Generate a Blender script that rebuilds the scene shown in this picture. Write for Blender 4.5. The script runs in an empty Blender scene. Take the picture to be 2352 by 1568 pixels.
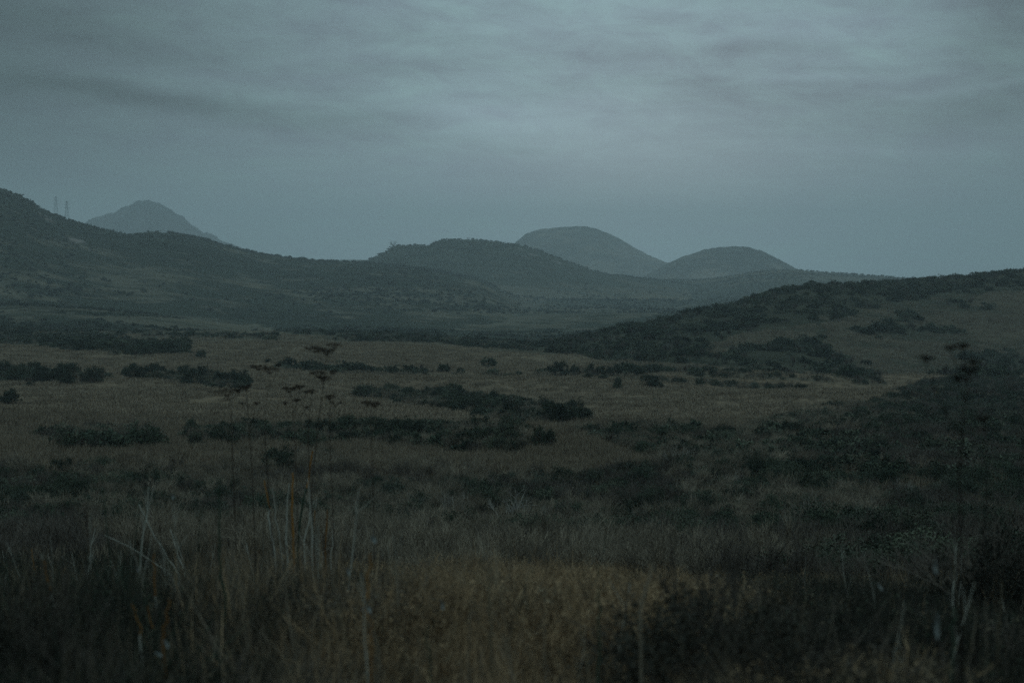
import bpy, math, random
import numpy as np
from mathutils import Vector

random.seed(7)
RS = np.random.RandomState(11)
scene = bpy.context.scene
COL = scene.collection
W0, H0, LENS = 2352.0, 1568.0, 50.0          # the photograph's measuring grid and the lens
FP = LENS / 36.0 * W0
HORIZON = 620.0
PITCH = math.atan((H0 / 2 - HORIZON) / FP)
CP, SP = math.cos(PITCH), math.sin(PITCH)

# ---------------------------------------------------------------- camera geometry (surveying the photograph)
def ray(px, py):
    X = (np.asarray(px, float) - W0 / 2) / FP
    Y = -(np.asarray(py, float) - H0 / 2) / FP
    dy = CP + Y * SP
    dz = -SP + Y * CP
    return X / dy, dz / dy                    # u = x/y, s = z/y

def project(x, y, z):
    f = y * CP - z * SP
    up = y * SP + z * CP
    return W0 / 2 + FP * x / f, H0 / 2 - FP * up / f

def PT(px, py, d):
    u, s = ray(px, py)
    return Vector((float(u) * d, d, float(s) * d))

# ---------------------------------------------------------------- value noise
_T = np.random.RandomState(3).rand(256, 256)
def vn(x, y):
    x = np.asarray(x, float); y = np.asarray(y, float)
    xi = np.floor(x).astype(int); yi = np.floor(y).astype(int)
    fx = x - xi; fy = y - yi
    fx = fx * fx * (3 - 2 * fx); fy = fy * fy * (3 - 2 * fy)
    a = _T[xi & 255, yi & 255]; b = _T[(xi + 1) & 255, yi & 255]
    c = _T[xi & 255, (yi + 1) & 255]; d = _T[(xi + 1) & 255, (yi + 1) & 255]
    return (a + (b - a) * fx) * (1 - fy) + (c + (d - c) * fx) * fy
def fbm(x, y, o=4):
    r = 0; a = 1; t = 0
    for i in range(o):
        r = r + a * vn(x * 2 ** i + 17.3 * i, y * 2 ** i + 9.1 * i); t += a; a *= .5
    return r / t

# ---------------------------------------------------------------- terrain
_rows = [(0, -1.70), (3, -1.72), (5, -1.80), (8, -2.15), (12, -2.85), (20, -4.55), (30, -6.2), (45, -8.2), (60, -9.9), (78, -10.9), (95, -11.5), (112, -12.3),
         (135, -14.4), (180, -16.3), (230, -17.4), (290, -18.9), (345, -20.7), (430, -25.2), (600, -28.6), (900, -30.6), (1300, -32.0), (1800, -36.0),
         (3000, -41.5), (9000, -46.0)]
_lr = np.log(np.array([r[0] for r in _rows]) + 4.0)
_g = np.linspace(_lr[0], _lr[-1], 900)
_zz = np.interp(_g, _lr, [r[1] for r in _rows])
_k = np.exp(-np.linspace(-2.2, 2.2, 21) ** 2); _k /= _k.sum()
_zz = np.convolve(np.pad(_zz, 10, mode='edge'), _k, 'valid')
def uy(x, y):
    az = np.clip(np.arctan2(x, y), -.75, .75); r = np.hypot(x, y)
    return np.tan(az), r * np.cos(az)
_wu = ray(np.array([-600, 0, 600, 1000, 1450, 1850, 2352, 2900.]), 700)[0]; _wf = np.array([.66, .66, .70, .80, .98, 1.14, 1.2, 1.2])
def base_z(x, y):
    x = np.asarray(x, float); y = np.asarray(y, float)
    u, d = uy(x, y)
    w = np.interp(u, _wu, _wf); k = np.clip((d - 140) / 160, 0, 1) * np.clip((1500 - d) / 700, 0, 1); k = k * k * (3 - 2 * k)
    dd = d * (1 + (w - 1) * k)                 # the bench of grassland reaches further out on the left
    z = np.interp(np.log(np.maximum(dd, 0) + 4), _g, _zz)
    a = np.clip((d - 4) / 60, 0, 1)
    z = z + a * (fbm(x / 42 + 5, y / 26 + 3, 3) - .5) * 3.4 * np.clip(1.2 - d / 1500, .3, 1)
    z = z + (fbm(x / 4.2 + 9, y / 4.2, 3) - .5) * .45 * np.clip(d / 5, 0, 1)
    z = z + np.clip((d - 300) / 600, 0, 1) * (fbm(x / 210, y / 200 + 7, 3) - .5) * 14
    return z

class Mound:
    def __init__(s, sky, D, wf, wb, rough=0, rs=60, jag=0.0):
        s.jag = jag
        a = np.array(sky, float)
        s.u, s.s = ray(a[:, 0], a[:, 1])
        o = np.argsort(s.u); s.u = s.u[o]; s.s = s.s[o]
        s.D = D; s.wf = wf; s.wb = wb; s.rough = rough; s.rs = rs
        s.du = ray(np.array([p[0] for p in D]), 700)[0]; s.dd = np.array([p[1] for p in D], float)
    def dist(s, u): return np.interp(u, s.du, s.dd)
    def h(s, x, y):
        x = np.asarray(x, float); y = np.asarray(y, float)
        u, d = uy(x, y); D = s.dist(u)
        zs = (np.interp(u, s.u, s.s) + s.jag * (fbm(u * 420, u * 0 + 3.3, 4) - .5)) * D
        b = base_z(x, y)
        t = np.where(d < D, (D - d) / (s.wf * D), (d - D) / (s.wb * D))
        f = np.clip(1 - t, 0, 1); f = f * f * (3 - 2 * f) * .6 + .4 * np.clip(1 - t * t, 0, 1) ** 2
        up = np.maximum(zs - b, 0)
        n = (fbm(x / s.rs + 3, y / s.rs + 8, 5) - .5) * s.rough * np.clip(up / 20, 0, 1) * f
        g = np.clip(1 - np.abs(t), 0, 1)
        z = b - 1.2 + (up + 1.2) * f + n * (1 - .75 * f ** 6)
        return z, t

LH = Mound([(-900, 640), (-600, 470), (-300, 395), (-120, 400), (0, 438), (30, 450), (50, 457), (78, 474), (100, 487), (150, 507), (200, 520), (250, 530),
            (290, 539), (312, 536), (350, 532), (380, 536), (420, 540), (460, 549), (500, 561), (550, 574), (600, 584), (650, 591), (700, 596), (760, 600), (840, 602),
            (950, 612), (1100, 640), (1200, 690)],
           [(0, 1250), (600, 1450), (1100, 1500)], .56, .4, 16, 110, .0012)
MH = Mound([(780, 640), (830, 606), (850, 598), (880, 584), (897, 572), (905, 567), (940, 566), (980, 567), (1000, 559), (1020, 553), (1080, 551), (1120, 555), (1160, 560), (1190, 564),
            (1230, 573), (1270, 588), (1300, 602), (1340, 616), (1380, 628), (1420, 634), (1480, 640), (1560, 652), (1640, 690)],
           [(800, 1850), (1400, 2000)], .27, .2, 14, 110, .0012)
RR = Mound([(1300, 670), (1400, 640), (1500, 641), (1600, 641), (1660, 636), (1700, 629), (1740, 622), (1780, 619), (1830, 619), (1870, 623), (1950, 629), (2050, 636), (2100, 640), (2200, 646),
            (2400, 652), (2700, 645), (3000, 650)], [(1300, 2300), (2400, 2000)], .3, .3, 8, 120)
FR = Mound([(500, 640), (640, 604), (700, 599), (760, 597), (830, 597), (900, 600), (1000, 620)], [(500, 2700), (1000, 2700)], .2, .2, 6, 150)
D1 = Mound([(1090, 660), (1140, 610), (1185, 558), (1210, 539), (1230, 531), (1250, 526), (1280, 521), (1310, 519), (1340, 519), (1365, 523), (1400, 537), (1430, 553), (1460, 571), (1500, 592), (1530, 605),
            (1570, 622), (1620, 650)], [(1100, 4000), (1600, 4000)], .22, .2, 60, 150, .0010)
D2 = Mound([(1440, 655), (1500, 626), (1540, 603), (1560, 594), (1590, 583), (1620, 575), (1650, 571), (1690, 569), (1720, 571), (1750, 579), (1780, 592), (1800, 603), (1830, 620), (1880, 650)],
           [(1400, 3100), (1900, 3100)], .2, .2, 48, 130, .0010)
MT = Mound([(110, 600), (180, 530), (205, 508), (215, 502), (240, 497), (262, 489), (285, 477), (300, 468), (318, 461), (330, 459), (345, 462), (368, 466), (380, 474), (405, 485), (420, 492),
            (432, 504), (443, 515), (455, 521), (470, 532), (485, 537), (500, 548), (520, 560), (545, 571), (580, 590), (640, 625)], [(100, 4600), (650, 4600)], .22, .2, 110, 170, .003)
RH = Mound([(1180, 835), (1250, 812), (1300, 795), (1380, 775), (1430, 758), (1500, 745), (1570, 728), (1620, 715), (1700, 701), (1750, 682), (1800, 669), (1850, 659), (1880, 656), (1950, 652),
            (2000, 651), (2100, 645), (2200, 638), (2300, 628), (2352, 622), (2500, 605), (2800, 590), (3200, 610)],
           [(1200, 330), (1500, 410), (1800, 480), (2100, 540), (2400, 580), (3000, 600)], .56, .4, 4, 45)
GR = Mound([(-700, 680), (-300, 690), (-100, 702), (60, 700), (200, 710), (320, 722), (420, 738), (520, 756), (600, 772), (680, 795)], [(-600, 640), (700, 600)], .24, .4, 3, 40, .0008)
BK = Mound([(780, 1070), (900, 1046), (1050, 1018), (1180, 990), (1235, 982), (1330, 1003), (1430, 1030), (1530, 1060), (1620, 1090)], [(800, 96), (1235, 88), (1600, 76)], .26, .12, .6, 9)
MOUNDS = [BK, GR, LH, MH, RR, FR, D1, D2, MT, RH]
def H(x, y):
    z = base_z(x, y)
    for m in MOUNDS: z = np.maximum(z, m.h(x, y)[0])
    return z
_ys = np.exp(np.linspace(math.log(3), math.log(5000), 3000))
def hit(px, py):
    """ground point seen at a place of the photograph"""
    u, s = ray(px, py); z = H(float(u) * _ys, _ys)
    b = np.nonzero(z > float(s) * _ys)[0]
    if len(b) == 0: return None
    d = _ys[b[0]]; return float(u) * d, float(d), float(z[b[0]])

# ---------------------------------------------------------------- mesh helpers
def tag(o, label=None, cat=None, group=None, kind=None):
    if label: o['label'] = label
    if cat: o['category'] = cat
    if group: o['group'] = group
    if kind: o['kind'] = kind
    return o
def mk_mesh(name, v, polys, mats=(), mi=None, smooth=False):
    me = bpy.data.meshes.new(name)
    v = np.asarray(v, np.float32)
    if isinstance(polys, np.ndarray):
        n, k = polys.shape
        me.vertices.add(len(v)); me.vertices.foreach_set('co', v.ravel())
        me.loops.add(n * k); me.loops.foreach_set('vertex_index', polys.ravel().astype(np.int32))
        me.polygons.add(n); me.polygons.foreach_set('loop_start', np.arange(0, n * k, k, dtype=np.int32))
        if mi is not None: me.polygons.foreach_set('material_index', np.asarray(mi, np.int32))
        me.update(calc_edges=True); me.validate()
    else:
        me.from_pydata([tuple(p) for p in v], [], polys)
        if mi is not None: me.polygons.foreach_set('material_index', mi)
    for m in mats: me.materials.append(m)
    if smooth: me.polygons.foreach_set('use_smooth', np.ones(len(me.polygons), bool))
    return me
def link(name, me, parent=None, loc=None):
    o = bpy.data.objects.new(name, me); COL.objects.link(o)
    if parent: o.parent = parent
    if loc is not None: o.location = loc
    return o
class MB:
    def __init__(s): s.v = []; s.f = []; s.m = []
    def seg(s, p0, p1, r0, r1, n=3, m=0):
        p0 = Vector(p0); p1 = Vector(p1); d = (p1 - p0)
        if d.length < 1e-6: return
        d.normalize(); a = d.orthogonal().normalized(); b = d.cross(a); k = len(s.v)
        for p, r in ((p0, r0), (p1, r1)):
            for i in range(n):
                t = 2 * math.pi * i / n; s.v.append(p + (a * math.cos(t) + b * math.sin(t)) * r)
        for i in range(n):
            j = (i + 1) % n; s.f.append((k + i, k + j, k + n + j, k + n + i)); s.m.append(m)
    def tube(s, pts, r0, r1, n=6, m=0):
        pts = [Vector(p) for p in pts]; N = len(pts); k = len(s.v)
        for i, p in enumerate(pts):
            d = (pts[min(i + 1, N - 1)] - pts[max(i - 1, 0)]).normalized()
            a = d.cross(Vector((0, 1, .13))).normalized(); b = d.cross(a); r = r0 + (r1 - r0) * i / (N - 1)
            for q in range(n):
                t = 2 * math.pi * q / n; s.v.append(p + (a * math.cos(t) + b * math.sin(t)) * r)
        for i in range(N - 1):
            for q in range(n):
                w = (q + 1) % n; s.f.append((k + i * n + q, k + i * n + w, k + (i + 1) * n + w, k + (i + 1) * n + q)); s.m.append(m(i) if callable(m) else m)
    def blade(s, p, h, w, az, lean, m=0, bend=.5):
        dx, dy = math.cos(az), math.sin(az); k = len(s.v)
        o = Vector((-dy, dx, 0)) * w * .5; P = Vector(p)
        for t, ww in ((0, 1), (.5, .8)):
            c = P + Vector((dx * lean * t * (t * bend + 1 - bend), dy * lean * t * (t * bend + 1 - bend), h * t)); s.v += [c - o * ww, c + o * ww]
        s.v.append(P + Vector((dx * lean, dy * lean, h * (1 - .15 * abs(lean) / max(h, .01)))))
        s.f += [(k, k + 1, k + 3, k + 2)]; s.f += [(k + 2, k + 3, k + 4)]; s.m += [m, m]
    def leaf(s, c, sz, rnd, m=0):
        n = Vector((rnd.gauss(0, 1), rnd.gauss(0, 1), rnd.gauss(0, 1) + .4)).normalized(); a = n.orthogonal().normalized()
        t = rnd.random() * 6.28; b = n.cross(a); a2 = a * math.cos(t) + b * math.sin(t); b2 = n.cross(a2)
        k = len(s.v); c = Vector(c)
        s.v += [c - a2 * sz, c - b2 * sz * .5 + a2 * sz * .1, c + a2 * sz, c + b2 * sz * .5 + a2 * sz * .1]
        s.f.append((k, k + 1, k + 2, k + 3)); s.m.append(m)
    def mesh(s, name, mats, smooth=False): return mk_mesh(name, s.v, s.f, mats, s.m, smooth)

# ---------------------------------------------------------------- materials
def new_mat(name):
    m = bpy.data.materials.new(name); m.use_nodes = True
    nt = m.node_tree; b = nt.nodes['Principled BSDF']; b.inputs['Roughness'].default_value = .95
    b.inputs['Specular IOR Level'].default_value = .12
    return m, nt, b
def plant_mat(name, c1, c2, rough=.9, vary=.35, noise=3.0, trans=0):
    m, nt, b = new_mat(name); N = nt.nodes; L = nt.links
    oi = N.new('ShaderNodeObjectInfo'); tc = N.new('ShaderNodeTexCoord'); no = N.new('ShaderNodeTexNoise'); no.inputs['Scale'].default_value = noise
    no.inputs['Detail'].default_value = 2
    L.new(tc.outputs['Object'], no.inputs['Vector'])
    ad = N.new('ShaderNodeMath'); ad.operation = 'MULTIPLY_ADD'; ad.inputs[1].default_value = 1.8; ad.inputs[2].default_value = -.9
    L.new(no.outputs['Fac'], ad.inputs[0])
    a2 = N.new('ShaderNodeMath'); a2.operation = 'ADD'; L.new(ad.outputs[0], a2.inputs[0]); L.new(oi.outputs['Random'], a2.inputs[1]); a2.use_clamp = True
    mx = N.new('ShaderNodeMix'); mx.data_type = 'RGBA'; mx.inputs[6].default_value = (*c1, 1); mx.inputs[7].default_value = (*c2, 1)
    L.new(a2.outputs[0], mx.inputs[0])
    hs = N.new('ShaderNodeHueSaturation')
    v = N.new('ShaderNodeMapRange'); v.inputs[3].default_value = 1 - vary; v.inputs[4].default_value = 1 + vary
    mm = N.new('ShaderNodeMath'); mm.operation = 'MULTIPLY'; mm.inputs[1].default_value = 7.31; L.new(oi.outputs['Random'], mm.inputs[0])
    fr = N.new('ShaderNodeMath'); fr.operation = 'FRACT'; L.new(mm.outputs[0], fr.inputs[0]); L.new(fr.outputs[0], v.inputs[0])
    L.new(v.outputs[0], hs.inputs['Value']); L.new(mx.outputs[2], hs.inputs['Color']); L.new(hs.outputs[0], b.inputs['Base Color'])
    b.inputs['Roughness'].default_value = rough
    return m

def terrain_mat(name, dark, mid, tan, sc=1.0, rock=None, far=None):
    """cover attribute: 0 = open dry grass, 1 = scrub"""
    m, nt, b = new_mat(name); N = nt.nodes; L = nt.links
    geo = N.new('ShaderNodeNewGeometry'); at = N.new('ShaderNodeAttribute'); at.attribute_name = 'cover'
    def noise(s, d=6, st=(1, 1, 1), r=.6):
        mp = N.new('ShaderNodeMapping'); mp.inputs['Scale'].default_value = (s * st[0], s * st[1], s * st[2]); L.new(geo.outputs['Position'], mp.inputs['Vector'])
        n = N.new('ShaderNodeTexNoise'); n.inputs['Scale'].default_value = 1; n.inputs['Detail'].default_value = d; n.inputs['Roughness'].default_value = r
        L.new(mp.outputs[0], n.inputs['Vector']); return n.outputs['Fac']
    def ramp(fac, stops):
        r = N.new('ShaderNodeValToRGB'); e = r.color_ramp.elements
        e[0].position, e[0].color = stops[0][0], (*stops[0][1], 1); e[1].position, e[1].color = stops[-1][0], (*stops[-1][1], 1)
        for p, c in stops[1:-1]: q = e.new(p); q.color = (*c, 1)
        L.new(fac, r.inputs[0]); return r.outputs[0]
    def mix(f, a, b_):
        x = N.new('ShaderNodeMix'); x.data_type = 'RGBA'
        if isinstance(f, float): x.inputs[0].default_value = f
        else: L.new(f, x.inputs[0])
        L.new(a, x.inputs[6]); L.new(b_, x.inputs[7]); return x.outputs[2]
    def math_(op, a, b_, clamp=False):
        x = N.new('ShaderNodeMath'); x.operation = op; x.use_clamp = clamp
        for i, q in enumerate((a, b_)):
            if isinstance(q, (int, float)): x.inputs[i].default_value = q
            else: L.new(q, x.inputs[i])
        return x.outputs[0]
    n1 = noise(.05 * sc, 8, (1, 1, 1)); n2 = noise(.9 * sc, 6); n3 = noise(.012 * sc, 5)
    sc_col = ramp(n1, [(.35, dark), (.52, mid), (.68, tuple(c * 1.35 for c in mid))])
    ta_col = ramp(n3, [(.3, tuple(c * .78 for c in tan)), (.5, tan), (.7, (tan[0] * 1.1, tan[1] * 1.03, tan[2] * .95))])
    edge = math_('ADD', at.outputs['Fac'], math_('MULTIPLY', math_('SUBTRACT', n1, .5), 2.2))
    edge = math_('MULTIPLY', math_('SUBTRACT', edge, .32), 2.8, True)
    col = mix(edge, ta_col, sc_col)
    if far:
        af = N.new('ShaderNodeAttribute'); af.attribute_name = 'far'
        fcol = mix(edge, ramp(n3, [(.3, tuple(c * .8 for c in far[2])), (.7, tuple(c * 1.15 for c in far[2]))]), ramp(n1, [(.35, far[0]), (.65, far[1])]))
        col = mix(af.outputs['Fac'], col, fcol)
    fine = ramp(n2, [(.3, (.62, .62, .62)), (.7, (1.3, 1.28, 1.25))])
    mu = N.new('ShaderNodeMix'); mu.data_type = 'RGBA'; mu.blend_type = 'MULTIPLY'; mu.inputs[0].default_value = 1
    L.new(col, mu.inputs[6]); L.new(fine, mu.inputs[7]); col = mu.outputs[2]
    if rock:
        ar = N.new('ShaderNodeAttribute'); ar.attribute_name = 'rock'
        rn = ramp(noise(.11 * sc, 8), [(.35, tuple(c * .6 for c in rock)), (.65, rock)])
        f = math_('MULTIPLY', math_('SUBTRACT', math_('ADD', ar.outputs['Fac'], math_('MULTIPLY', math_('SUBTRACT', n1, .5), 2)), .4), 3, True)
        col = mix(f, col, rn)
    L.new(col, b.inputs['Base Color'])
    bp = N.new('ShaderNodeBump'); bp.inputs['Strength'].default_value = .7; bp.inputs['Distance'].default_value = .5 / sc
    L.new(noise(.35 * sc, 8), bp.inputs['Height']); L.new(bp.outputs[0], b.inputs['Normal'])
    b.inputs['Roughness'].default_value = 1; b.inputs['Specular IOR Level'].default_value = 0
    return m

# ---------------------------------------------------------------- cover map (where scrub grows)
def inpoly(px, py, P):
    c = np.zeros(np.shape(px), bool); n = len(P)
    for i in range(n):
        x1, y1 = P[i]; x2, y2 = P[(i + 1) % n]
        if y1 == y2: continue
        t = ((y1 > py) != (y2 > py)) & (px < (x2 - x1) * (py - y1) / (y2 - y1) + x1); c ^= t
    return c
THICK = {   # outlines of the places where shrubs are rooted
 'far_left': [(-200, 760), (100, 752), (200, 765), (330, 785), (425, 790), (440, 803), (330, 815), (190, 806), (0, 785), (-200, 785)],
 'left_low': [(-100, 850), (90, 850), (140, 862), (235, 868), (225, 880), (150, 884), (0, 876), (-100, 880)],
 'left_mid': [(290, 855), (400, 852), (520, 868), (580, 882), (570, 893), (470, 884), (400, 876), (290, 868)],
 'left_near': [(115, 1005), (200, 995), (355, 1000), (350, 1035), (240, 1042), (130, 1038)],
 'mid_long': [(425, 1000), (600, 985), (760, 990), (900, 990), (1040, 985), (1180, 985), (1250, 1030), (1180, 1046), (1000, 1040), (850, 1020), (700, 1030), (600, 1020), (440, 1025)],
 'mid_diag': [(800, 912), (900, 902), (1060, 905), (1180, 925), (1330, 955), (1335, 972), (1200, 975), (1050, 945), (930, 925)],
 'line': [(640, 838), (760, 846), (860, 850), (860, 858), (760, 856), (640, 846)],
 'right_tri': [(1330, 995), (1480, 985), (1640, 1000), (1780, 975), (1830, 955), (1960, 945), (2100, 925), (2352, 905), (2600, 900), (2600, 1100), (1900, 1120), (1700, 1080), (1480, 1055)],
}
GRASS = [  # openings that stay grass
 [(1230, 990), (1320, 1008), (1420, 1035), (1520, 1062), (1440, 1080), (1350, 1100), (1230, 1085), (1120, 1065), (900, 1068), (780, 1085), (770, 1050), (1000, 1050), (1200, 1050)],
]
def cover(x, y, z):
    px, py = project(x, y, z); u, d = uy(x, y)
    wx = px + (vn(x / 9 + 3, y / 9) - .5) * 46; wy = py + (vn(x / 9, y / 9 + 40) - .5) * 14
    c = np.zeros(np.shape(px))
    for k, P in THICK.items(): c = np.maximum(c, inpoly(wx, wy, P) * .95)
    # near scrubland
    near = inpoly(wx, wy, [(-900, 1085), (200, 1080), (420, 1075), (700, 1060), (820, 1090), (1000, 1075), (1230, 1085), (1350, 1100), (1520, 1062), (1480, 1055), (1640, 1010),
                           (1780, 975), (1830, 950), (1960, 935), (2050, 905), (2150, 870), (2352, 850), (3600, 850), (3600, 2600), (-900, 2600)])
    c = np.maximum(c, near * .8)
    # hillside scrub of the right hill and the valley bottom
    rh = inpoly(wx, wy, [(1180, 800), (1300, 770), (1500, 725), (1800, 650), (2500, 600), (2900, 580), (2900, 640), (2300, 668), (2080, 690), (1980, 712), (1900, 745), (1890, 790), (1990, 850), (2040, 880), (1960, 880),
                         (1880, 850), (1700, 838), (1450, 828), (1300, 812), (1180, 805)])
    gap = inpoly(wx, wy, [(1690, 768), (1800, 745), (1890, 745), (1890, 765), (1760, 792), (1640, 815), (1600, 812)])
    c = np.maximum(c, (rh & ~gap) * .9)
    c = np.maximum(c, inpoly(wx, wy, [(1955, 758), (2000, 745), (2085, 748), (2080, 765), (1970, 770)]) * .9)
    vb = inpoly(wx, wy, [(520, 705), (700, 715), (900, 738), (1100, 765), (1300, 778), (1300, 815), (1200, 808), (1000, 792), (800, 780), (660, 765), (600, 745), (520, 722)])
    c = np.maximum(c, vb * .85)
    for P in ([(-200, 690), (250, 686), (420, 700), (560, 730), (380, 722), (160, 715), (-200, 712)], [(-200, 728), (200, 735), (420, 760), (640, 768), (640, 777), (400, 775), (200, 768), (-200, 760)],
              [(160, 715), (300, 718), (440, 724), (440, 730), (200, 728)], [(940, 697), (1160, 696), (1170, 707), (950, 712)], [(1240, 680), (1750, 684), (1700, 694), (1240, 692)],
              [(1050, 730), (1110, 728), (1110, 740), (1050, 740)], [(1340, 862), (1460, 864), (1660, 880), (1850, 890), (1850, 896), (1660, 890), (1400, 872)], [(1440, 846), (1560, 848), (1900, 868), (1900, 874), (1560, 860), (1440, 854)],
              [(840, 852), (1000, 854), (1340, 858), (1340, 868), (1000, 864), (840, 860)]):
        c = np.maximum(c, inpoly(wx, wy, P) * .7)
    c = np.where(d > 430, np.maximum(c, .42 + .1 * np.clip((d - 430) / 500, 0, 1) + .9 * (fbm(x / 60, y / 130, 4) - .5)), c)
    c = np.where((px > 1380) & (py < 860) & (d > 230) & (d < 900), np.maximum(c, .42 + 1.3 * (fbm(x / 28, y / 40, 4) - .5)), c)
    for P in GRASS: c = np.where(inpoly(wx, wy, P), 0.03, c)
    c = np.where(d < 26, .55, c)
    return c, px, py, d

def put_attr(me, name, arr):
    a = me.attributes.new(name, 'FLOAT', 'POINT'); a.data.foreach_set('value', np.asarray(arr, np.float32))

def grid_faces(nu, nv, wrap=False):
    i = np.arange(nu - (0 if wrap else 1)); j = np.arange(nv - 1); I, J = np.meshgrid(i, j, indexing='ij')
    I2 = (I + 1) % nu
    return np.stack([I * nv + J, I2 * nv + J, I2 * nv + J + 1, I * nv + J + 1], -1).reshape(-1, 4)

FARC = ((.020, .026, .019), (.040, .044, .032), (.085, .078, .056))
M_GROUND = terrain_mat('dry_ground', (.045, .042, .030), (.078, .066, .046), (.135, .102, .069), far=FARC)
def build_ground():
    az = np.concatenate([np.linspace(-.5, .5, 520), np.linspace(.5, 2 * math.pi - .5, 90)[1:-1]])
    r = np.concatenate([[0.02], np.exp(np.linspace(math.log(1.0), math.log(9000), 620))])
    A, R = np.meshgrid(az, r, indexing='ij')
    x = R * np.sin(A); y = R * np.cos(A); z = base_z(x, y)
    me = mk_mesh('ground', np.stack([x, y, z], -1).reshape(-1, 3), grid_faces(len(az), len(r), True)[:, ::-1].copy(), [M_GROUND], smooth=True)
    c = cover(x.ravel(), y.ravel(), z.ravel())[0]
    c = np.where(np.abs(np.arctan2(x.ravel(), y.ravel())) > .6, .5, c)
    put_attr(me, 'cover', c); put_attr(me, 'far', np.clip((np.hypot(x, y).ravel() - 250) / 230, 0, 1))
    tag(link('ground', me), 'dry grassland of the valley floor running out to the far hills', 'ground', kind='structure')
build_ground()

def build_mound(M, name, label, mat, nu, nd, fu=None, rockfn=None, coverfn=None):
    u0, u1 = M.u[0], M.u[-1]
    us = np.linspace(u0, u1, nu); t = np.concatenate([np.linspace(-1, 0, int(nd * .7)), np.linspace(0, 1, nd - int(nd * .7) + 1)[1:]])
    U, T = np.meshgrid(us, t, indexing='ij'); D = M.dist(U)
    y = D * (1 + np.where(T < 0, T * M.wf, T * M.wb)); x = U * y
    z = M.h(x, y)[0]
    me = mk_mesh(name, np.stack([x, y, z], -1).reshape(-1, 3), grid_faces(nu, nd)[:, ::-1].copy(), [mat], smooth=True)
    c, px, py, d = cover(x.ravel(), y.ravel(), z.ravel())
    if coverfn: c = coverfn(c, px, py, x.ravel(), y.ravel())
    put_attr(me, 'cover', c); put_attr(me, 'rock', rockfn(px, py, x.ravel(), y.ravel()) if rockfn else np.zeros(len(c)))
    return tag(link(name, me), label, 'hill', kind='structure')
ROCK = (.17, .145, .125)
m_left = terrain_mat('left_hill_cover', (.011, .015, .011), (.027, .031, .022), FARC[2], sc=.7, rock=ROCK)
m_mid = terrain_mat('mid_hill_cover', *FARC, sc=.6, rock=ROCK)
m_far = terrain_mat('far_hill_cover', (.008, .011, .009), (.055, .055, .046), (.13, .115, .09), sc=.45, rock=ROCK)
m_mount = terrain_mat('rocky_mountain_cover', (.012, .014, .015), (.03, .03, .03), (.05, .045, .045), sc=.15, rock=(.075, .068, .066))
m_right = terrain_mat('right_hill_cover', (.022, .026, .018), (.040, .040, .028), (.078, .066, .046), sc=1.0)
blob = lambda px, py, cx, cy, sx, sy, r=0: np.exp(-(((px - cx) * math.cos(r) + (py - cy) * math.sin(r)) / sx) ** 2 - ((-(px - cx) * math.sin(r) + (py - cy) * math.cos(r)) / sy) ** 2)
def rock_left(px, py, x, y):
    return .75 * (blob(px, py, 175, 553, 32, 12, .35) + .7 * blob(px, py, 105, 500, 20, 6, .5) + .6 * blob(px, py, 97, 675, 7, 5) + .45 * blob(px, py, 20, 480, 14, 8, .5))
def cov_left(c, px, py, x, y):
    k = .62 + .9 * (fbm(x / 120, y / 160, 4) - .5)
    k = np.where(py > 620, k - .3 * np.clip((py - 620) / 60, 0, 1), k)
    k = k + .2
    k = k + .5 * blob(px, py, 360, 545, 80, 12, .1)
    return np.clip(np.maximum(k, c), 0, 1)
build_mound(LH, 'hill', 'long dark scrubby hillside falling from the upper left edge of the valley', m_left, 420, 300, rockfn=rock_left, coverfn=cov_left)
def rock_mid(px, py, x, y):
    return .62 * (blob(px, py, 1190, 573, 16, 4, .1) + .8 * blob(px, py, 1225, 585, 14, 3, .3) + .9 * blob(px, py, 1275, 600, 24, 6, .4) + .6 * blob(px, py, 775, 603, 8, 3))
def cov_mid(c, px, py, x, y):
    return np.clip(.75 + .5 * (fbm(x / 150, y / 150, 4) - .5) - .5 * np.clip((py - 640) / 30, 0, 1) + .3 * blob(px, py, 1000, 590, 110, 30), 0, 1)
build_mound(MH, 'hill', 'low flat-topped wooded hill with pale rock streaks in the middle distance', m_mid, 320, 200, rockfn=rock_mid, coverfn=cov_mid)
cv = lambda k: (lambda c, px, py, x, y: np.clip(k + 1.2 * (fbm(x / 110, y / 160, 5) - .5), 0, 1))
build_mound(RR, 'hill', 'low green-grey ridge in front of the smaller rounded hill', m_mid, 260, 90, coverfn=cv(.6))
build_mound(FR, 'hill', 'thin distant ridge in the saddle between the left slope and wooded hill', m_mid, 120, 60, coverfn=cv(.4))
def rock_d1(px, py, x, y): return .5 * blob(px, py, 1440, 580, 30, 16, .5) + .4 * blob(px, py, 1400, 600, 60, 10)
build_mound(D1, 'hill', 'taller rounded grey hill rising behind the wooded hill', m_far, 260, 140, rockfn=rock_d1, coverfn=cv(.6))
build_mound(D2, 'hill', 'smaller smoothly domed hill beyond the right ridge', m_far, 240, 120, coverfn=cv(.65))
def rock_mt(px, py, x, y): return .35 + .5 * blob(px, py, 320, 508, 16, 18) + .5 * blob(px, py, 420, 530, 50, 22, .6) - .5 * blob(px, py, 300, 480, 50, 12)
build_mound(MT, 'mountain', 'craggy far mountain peeking over the left hillside', m_mount, 420, 220, rockfn=rock_mt, coverfn=cv(.5))
build_mound(GR, 'hill', 'low grassy rise at the foot of the long left hillside', m_left, 220, 90)
build_mound(BK, 'hill', 'curved grassy bank in the near middle distance right of centre', M_GROUND, 160, 80)
build_mound(RH, 'hill', 'near hill rising to the right edge with a dense belt of dark scrub', m_right, 420, 260)

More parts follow.
